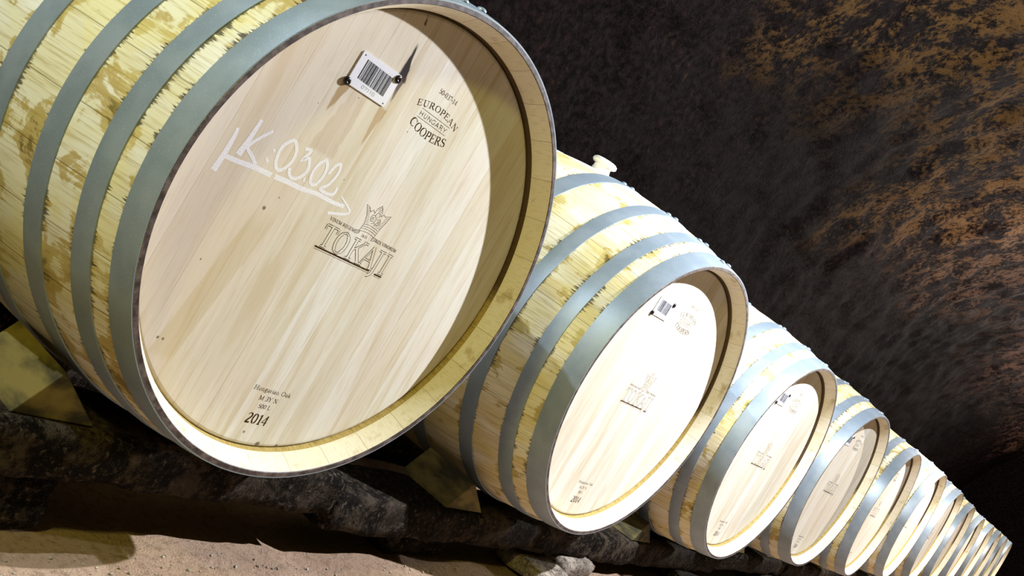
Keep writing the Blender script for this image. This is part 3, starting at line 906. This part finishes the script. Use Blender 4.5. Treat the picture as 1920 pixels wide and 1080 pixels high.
# ------------------------------------------------------------------ stone beams, supports and wedges under the barrels
def rough_block(name, x0, x1, y0, y1, z0, z1, mat, amp=0.010, cell=0.025, seed=0.0, taper=0.0, keep_top=False):
    """a hewn stone: gridded box, worn edges, noisy faces"""
    dx, dy, dz = x1 - x0, y1 - y0, z1 - z0
    nx, ny, nz = (max(3, int(round(d / cell))) for d in (dx, dy, dz))
    bm = bmesh.new()
    idx = {}

    def vert(i, j, k):
        key = (i, j, k)
        if key in idx:
            return idx[key]
        p = Vector((x0 + dx * i / nx, y0 + dy * j / ny, z0 + dz * k / nz))
        c = Vector(((x0 + x1) / 2, (y0 + y1) / 2, (z0 + z1) / 2))
        # worn corners
        on = [i in (0, nx), j in (0, ny), k in (0, nz)]
        if sum(on) >= 2:
            d = (c - p)
            d = Vector((d.x / dx * on[0], d.y / dy * on[1], d.z / dz * on[2]))
            p = p + d.normalized() * (0.007 if sum(on) == 2 else 0.011) * (1 + 0.8 * noise.noise(p * 9 + Vector((seed, 0, 0))))
        q = p * 7 + Vector((seed, seed * 0.7, 1.3))
        dn = Vector((noise.fractal(q, 1.0, 2.0, 4), noise.fractal(q + Vector((31, 0, 0)), 1.0, 2.0, 4), noise.fractal(q + Vector((0, 47, 0)), 1.0, 2.0, 4)))
        p = p + Vector((dn.x * amp, dn.y * amp, dn.z * amp * (0.25 if k == nz else 0.8)))
        idx[key] = bm.verts.new(p)
        return idx[key]
    for i in range(nx):
        for j in range(ny):
            for k in (0, nz):
                bm.faces.new([vert(i, j, k), vert(i + 1, j, k), vert(i + 1, j + 1, k), vert(i, j + 1, k)])
    for i in range(nx):
        for k in range(nz):
            for j in (0, ny):
                bm.faces.new([vert(i, j, k), vert(i + 1, j, k), vert(i + 1, j, k + 1), vert(i, j, k + 1)])
    for j in range(ny):
        for k in range(nz):
            for i in (0, nx):
                bm.faces.new([vert(i, j, k), vert(i, j + 1, k), vert(i, j + 1, k + 1), vert(i, j, k + 1)])
    bmesh.ops.recalc_face_normals(bm, faces=bm.faces)
    me = bpy.data.meshes.new(name)
    bm.to_mesh(me)
    bm.free()
    me.materials.append(mat)
    me.polygons.foreach_set('use_smooth', [True] * len(me.polygons))
    o = bpy.data.objects.new(name, me)
    COL.objects.link(o)
    return o


FLOOR_Z = -0.625
BEAM_Y0, BEAM_Y1 = 0.150, 0.335
tops = []
prev_end = -0.78
for i, (px, py, pz, yw, pt) in enumerate(POSE):
    rb = RB_NEAR if i == 0 else RB
    rmax = max(rb - (rb - R_END) * ((y - 0.54) / 0.54) ** 2 for y in (BEAM_Y0, BEAM_Y1)) + 0.0005
    top = pz - rmax + math.sin(pt) * 0.3 - 0.001
    tops.append(top)
    end = 0.435 if i == 0 else px + (0.53 if i == 1 else 0.60)
    big = i < 5
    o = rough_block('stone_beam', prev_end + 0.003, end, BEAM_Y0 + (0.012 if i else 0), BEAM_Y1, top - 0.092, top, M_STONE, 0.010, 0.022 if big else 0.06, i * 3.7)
    tag(o, ['rough stone beam under the nearest barrel, its right end lit', 'rough stone beam under the second barrel, dark with a lit right end',
            'stone beam under the third barrel', 'stone beam under the fourth barrel', 'stone beam under the fifth barrel', 'stone beam under the sixth barrel', 'stone beam under the seventh barrel',
            'stone beam under the eighth barrel', 'stone beam under the ninth barrel', 'stone beam under the tenth barrel', 'stone beam under the eleventh barrel', 'stone beam under the twelfth barrel',
            'stone beam under the farthest barrel'][i], 'stone', 'stone beams carrying the barrels')
    prev_end = end

SUP = [(-0.46, -0.155, 0.185, 0.36, 0, M_STONE, 'brown stone block on the floor under the left end of the near beam'),
       (0.74, 1.00, 0.205, 0.38, 1, M_STONE, 'dim brown brick on the floor beneath the second beam'),
       (1.54, 1.755, 0.13, 0.31, 1, M_STONE_PALE, 'pale rough stone propping the lit end of the second beam'),
       (1.31, 1.505, 0.075, 0.26, 1, M_STONE_PALE, 'pale broken stone lying left of the prop under the second beam'),
       (2.55, 2.80, 0.14, 0.32, 2, M_STONE, 'stone block propping the third beam')]
for k, (x0, x1, y0, y1, bi, m, lb) in enumerate(SUP):
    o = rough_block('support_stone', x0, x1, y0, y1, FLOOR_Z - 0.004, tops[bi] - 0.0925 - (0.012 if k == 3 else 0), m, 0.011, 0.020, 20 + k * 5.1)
    tag(o, lb, 'stone', 'stones propping the beams')
for i in range(3, 13):
    px = POSE[i][0]
    o = rough_block('support_stone', px + 0.25, px + 0.52, 0.15, 0.32, FLOOR_Z - 0.004, tops[i] - 0.0925, M_STONE, 0.010, 0.04, 60 + i)
    tag(o, 'stone block propping the beam of the %s barrel' % (['', '', '', 'fourth', 'fifth', 'sixth', 'seventh', 'eighth', 'ninth', 'tenth', 'eleventh', 'twelfth', 'farthest'][i]), 'stone', 'stones propping the beams')


def wedge(i, side):
    """triangular chock lying along the barrel on the stone beam"""
    px, py, pz, yw, pt = POSE[i]
    z0 = tops[i] + 0.001
    rb = RB_NEAR if i == 0 else RB
    y0, y1 = (0.175, 0.345) if i == 0 else (0.175, 0.345)
    # toe (outer), apex, heel (under the barrel)
    if i == 0:
        T, A, Hl = -0.304, -0.2555, -0.165
        hA = 0.0765
    else:
        T, A, Hl = -0.352, -0.290, -0.185
        hA = 0.077
    s = side
    bm = bmesh.new()
    sec = [(T, 0.0), (A, hA), (Hl, 0.0)]
    fr = [bm.verts.new((px + s * x, y0, z0 + z)) for x, z in sec]
    bk = [bm.verts.new((px + s * x, y1, z0 + z)) for x, z in sec]
    bm.faces.new(fr)
    bm.faces.new(list(reversed(bk)))
    for k in range(3):
        k2 = (k + 1) % 3
        bm.faces.new([fr[k2], fr[k], bk[k], bk[k2]])
    bmesh.ops.recalc_face_normals(bm, faces=bm.faces)
    bmesh.ops.bevel(bm, geom=list(bm.edges), offset=0.0022, segments=2, profile=0.5, affect='EDGES')
    me = bpy.data.meshes.new('wooden_wedge')
    bm.to_mesh(me)
    bm.free()
    me.materials.append(M_WEDGE)
    o = bpy.data.objects.new('wooden_wedge', me)
    COL.objects.link(o)
    return o


NTH = ['nearest', 'second', 'third', 'fourth', 'fifth', 'sixth']
for i in range(6):
    o = wedge(i, 1)
    tag(o, 'wooden chock wedged against the left side of the %s barrel' % NTH[i], 'wedge', 'wooden wedges chocking the barrels')
for i in (2, 3, 4):
    o = wedge(i, -1)
    tag(o, 'wooden chock wedged against the right side of the %s barrel' % NTH[i], 'wedge', 'wooden wedges chocking the barrels')

# low masonry ledge that carries the back ends of the barrels
t1 = rough_block('trim_1', -1.2, 14.9, 0.74, 0.92, FLOOR_Z - 0.01, -0.486, M_STONE, 0.008, 0.09, 3.3)
tag(t1, kind='structure')


# ------------------------------------------------------------------ floor, wall and vault
def grid(name, nu, nv, fn, mat):
    V = [fn(i / nu, j / nv) for i in range(nu + 1) for j in range(nv + 1)]
    F = [(i * (nv + 1) + j, (i + 1) * (nv + 1) + j, (i + 1) * (nv + 1) + j + 1, i * (nv + 1) + j + 1) for i in range(nu) for j in range(nv)]
    o = new_obj(name, V, F, mat, None, True)
    tag(o, kind='structure')
    return o


def floor_pt(u, v):
    x = -2.6 + 19.4 * (u ** 1.6)
    y = -1.9 + 3.5 * v
    n = noise.fractal(Vector((x * 3, y * 3, 0.5)), 1.0, 2.0, 5)
    return (x, y, FLOOR_Z + 0.010 * n - 0.010)


grid('floor', 420, 130, floor_pt, M_FLOOR)

WALL_Y, VC_Y, VC_Z, VR = 1.28, -0.82, 0.35, 2.10


def rock(p, nrm):
    q = Vector((p.x * 1.3, p.y * 1.6, p.z * 1.6))
    a = noise.fractal(q, 1.0, 2.1, 3) * 0.060
    b = noise.fractal(q * 5.0 + Vector((9, 4, 2)), 0.9, 2.1, 4) * 0.022
    return p + nrm * (a + b)


def wall_pt(u, v):
    x = -2.6 + 19.4 * u
    z = FLOOR_Z - 0.03 + (VC_Z - FLOOR_Z + 0.03) * v
    return rock(Vector((x, WALL_Y, z)), Vector((0, -1, 0)))


def vault_pt(u, v):
    x = -2.6 + 19.4 * u
    a = math.radians(118) * v
    nrm = Vector((0, -math.cos(a), -math.sin(a)))
    p = Vector((x, VC_Y + VR * math.cos(a), VC_Z + VR * math.sin(a)))
    return rock(p, nrm)


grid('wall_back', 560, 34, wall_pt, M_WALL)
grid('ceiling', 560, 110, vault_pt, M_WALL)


def far_pt(u, v):
    y = WALL_Y + 0.1 - 3.2 * u
    z = FLOOR_Z - 0.05 + 3.3 * v
    return rock(Vector((16.7, y, z)), Vector((-1, 0, 0)))


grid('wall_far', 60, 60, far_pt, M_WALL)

# pale stone chippings scattered along the edge of the trodden floor
bm = bmesh.new()
for k in range(420):
    x = random.uniform(-0.6, 2.2)
    y = 0.168 - abs(random.gauss(0, 0.14))
    s = random.choice((0.0016, 0.002, 0.0026, 0.0034))
    if random.random() < 0.06:
        s *= 1.8
    n = noise.fractal(Vector((x * 3, y * 3, 0.5)), 1.0, 2.0, 5)
    ret = bmesh.ops.create_icosphere(bm, subdivisions=1, radius=s, matrix=Matrix.Translation((x, y, FLOOR_Z + 0.010 * n - 0.010 + s * 0.5)) @ Matrix.Rotation(random.uniform(0, 6), 4, 'Z') @ Matrix.Diagonal((1.3, 0.9, 0.8, 1)))
    for v in ret['verts']:
        v.co += Vector((random.uniform(-1, 1), random.uniform(-1, 1), random.uniform(-1, 1))) * s * 0.25
me = bpy.data.meshes.new('stone_chippings')
bm.to_mesh(me)
bm.free()
me.materials.append(M_CHIP)
ch = bpy.data.objects.new('stone_chippings', me)
COL.objects.link(ch)
tag(ch, 'pale stone chippings scattered over the brown earth floor', 'gravel', None, 'stuff')
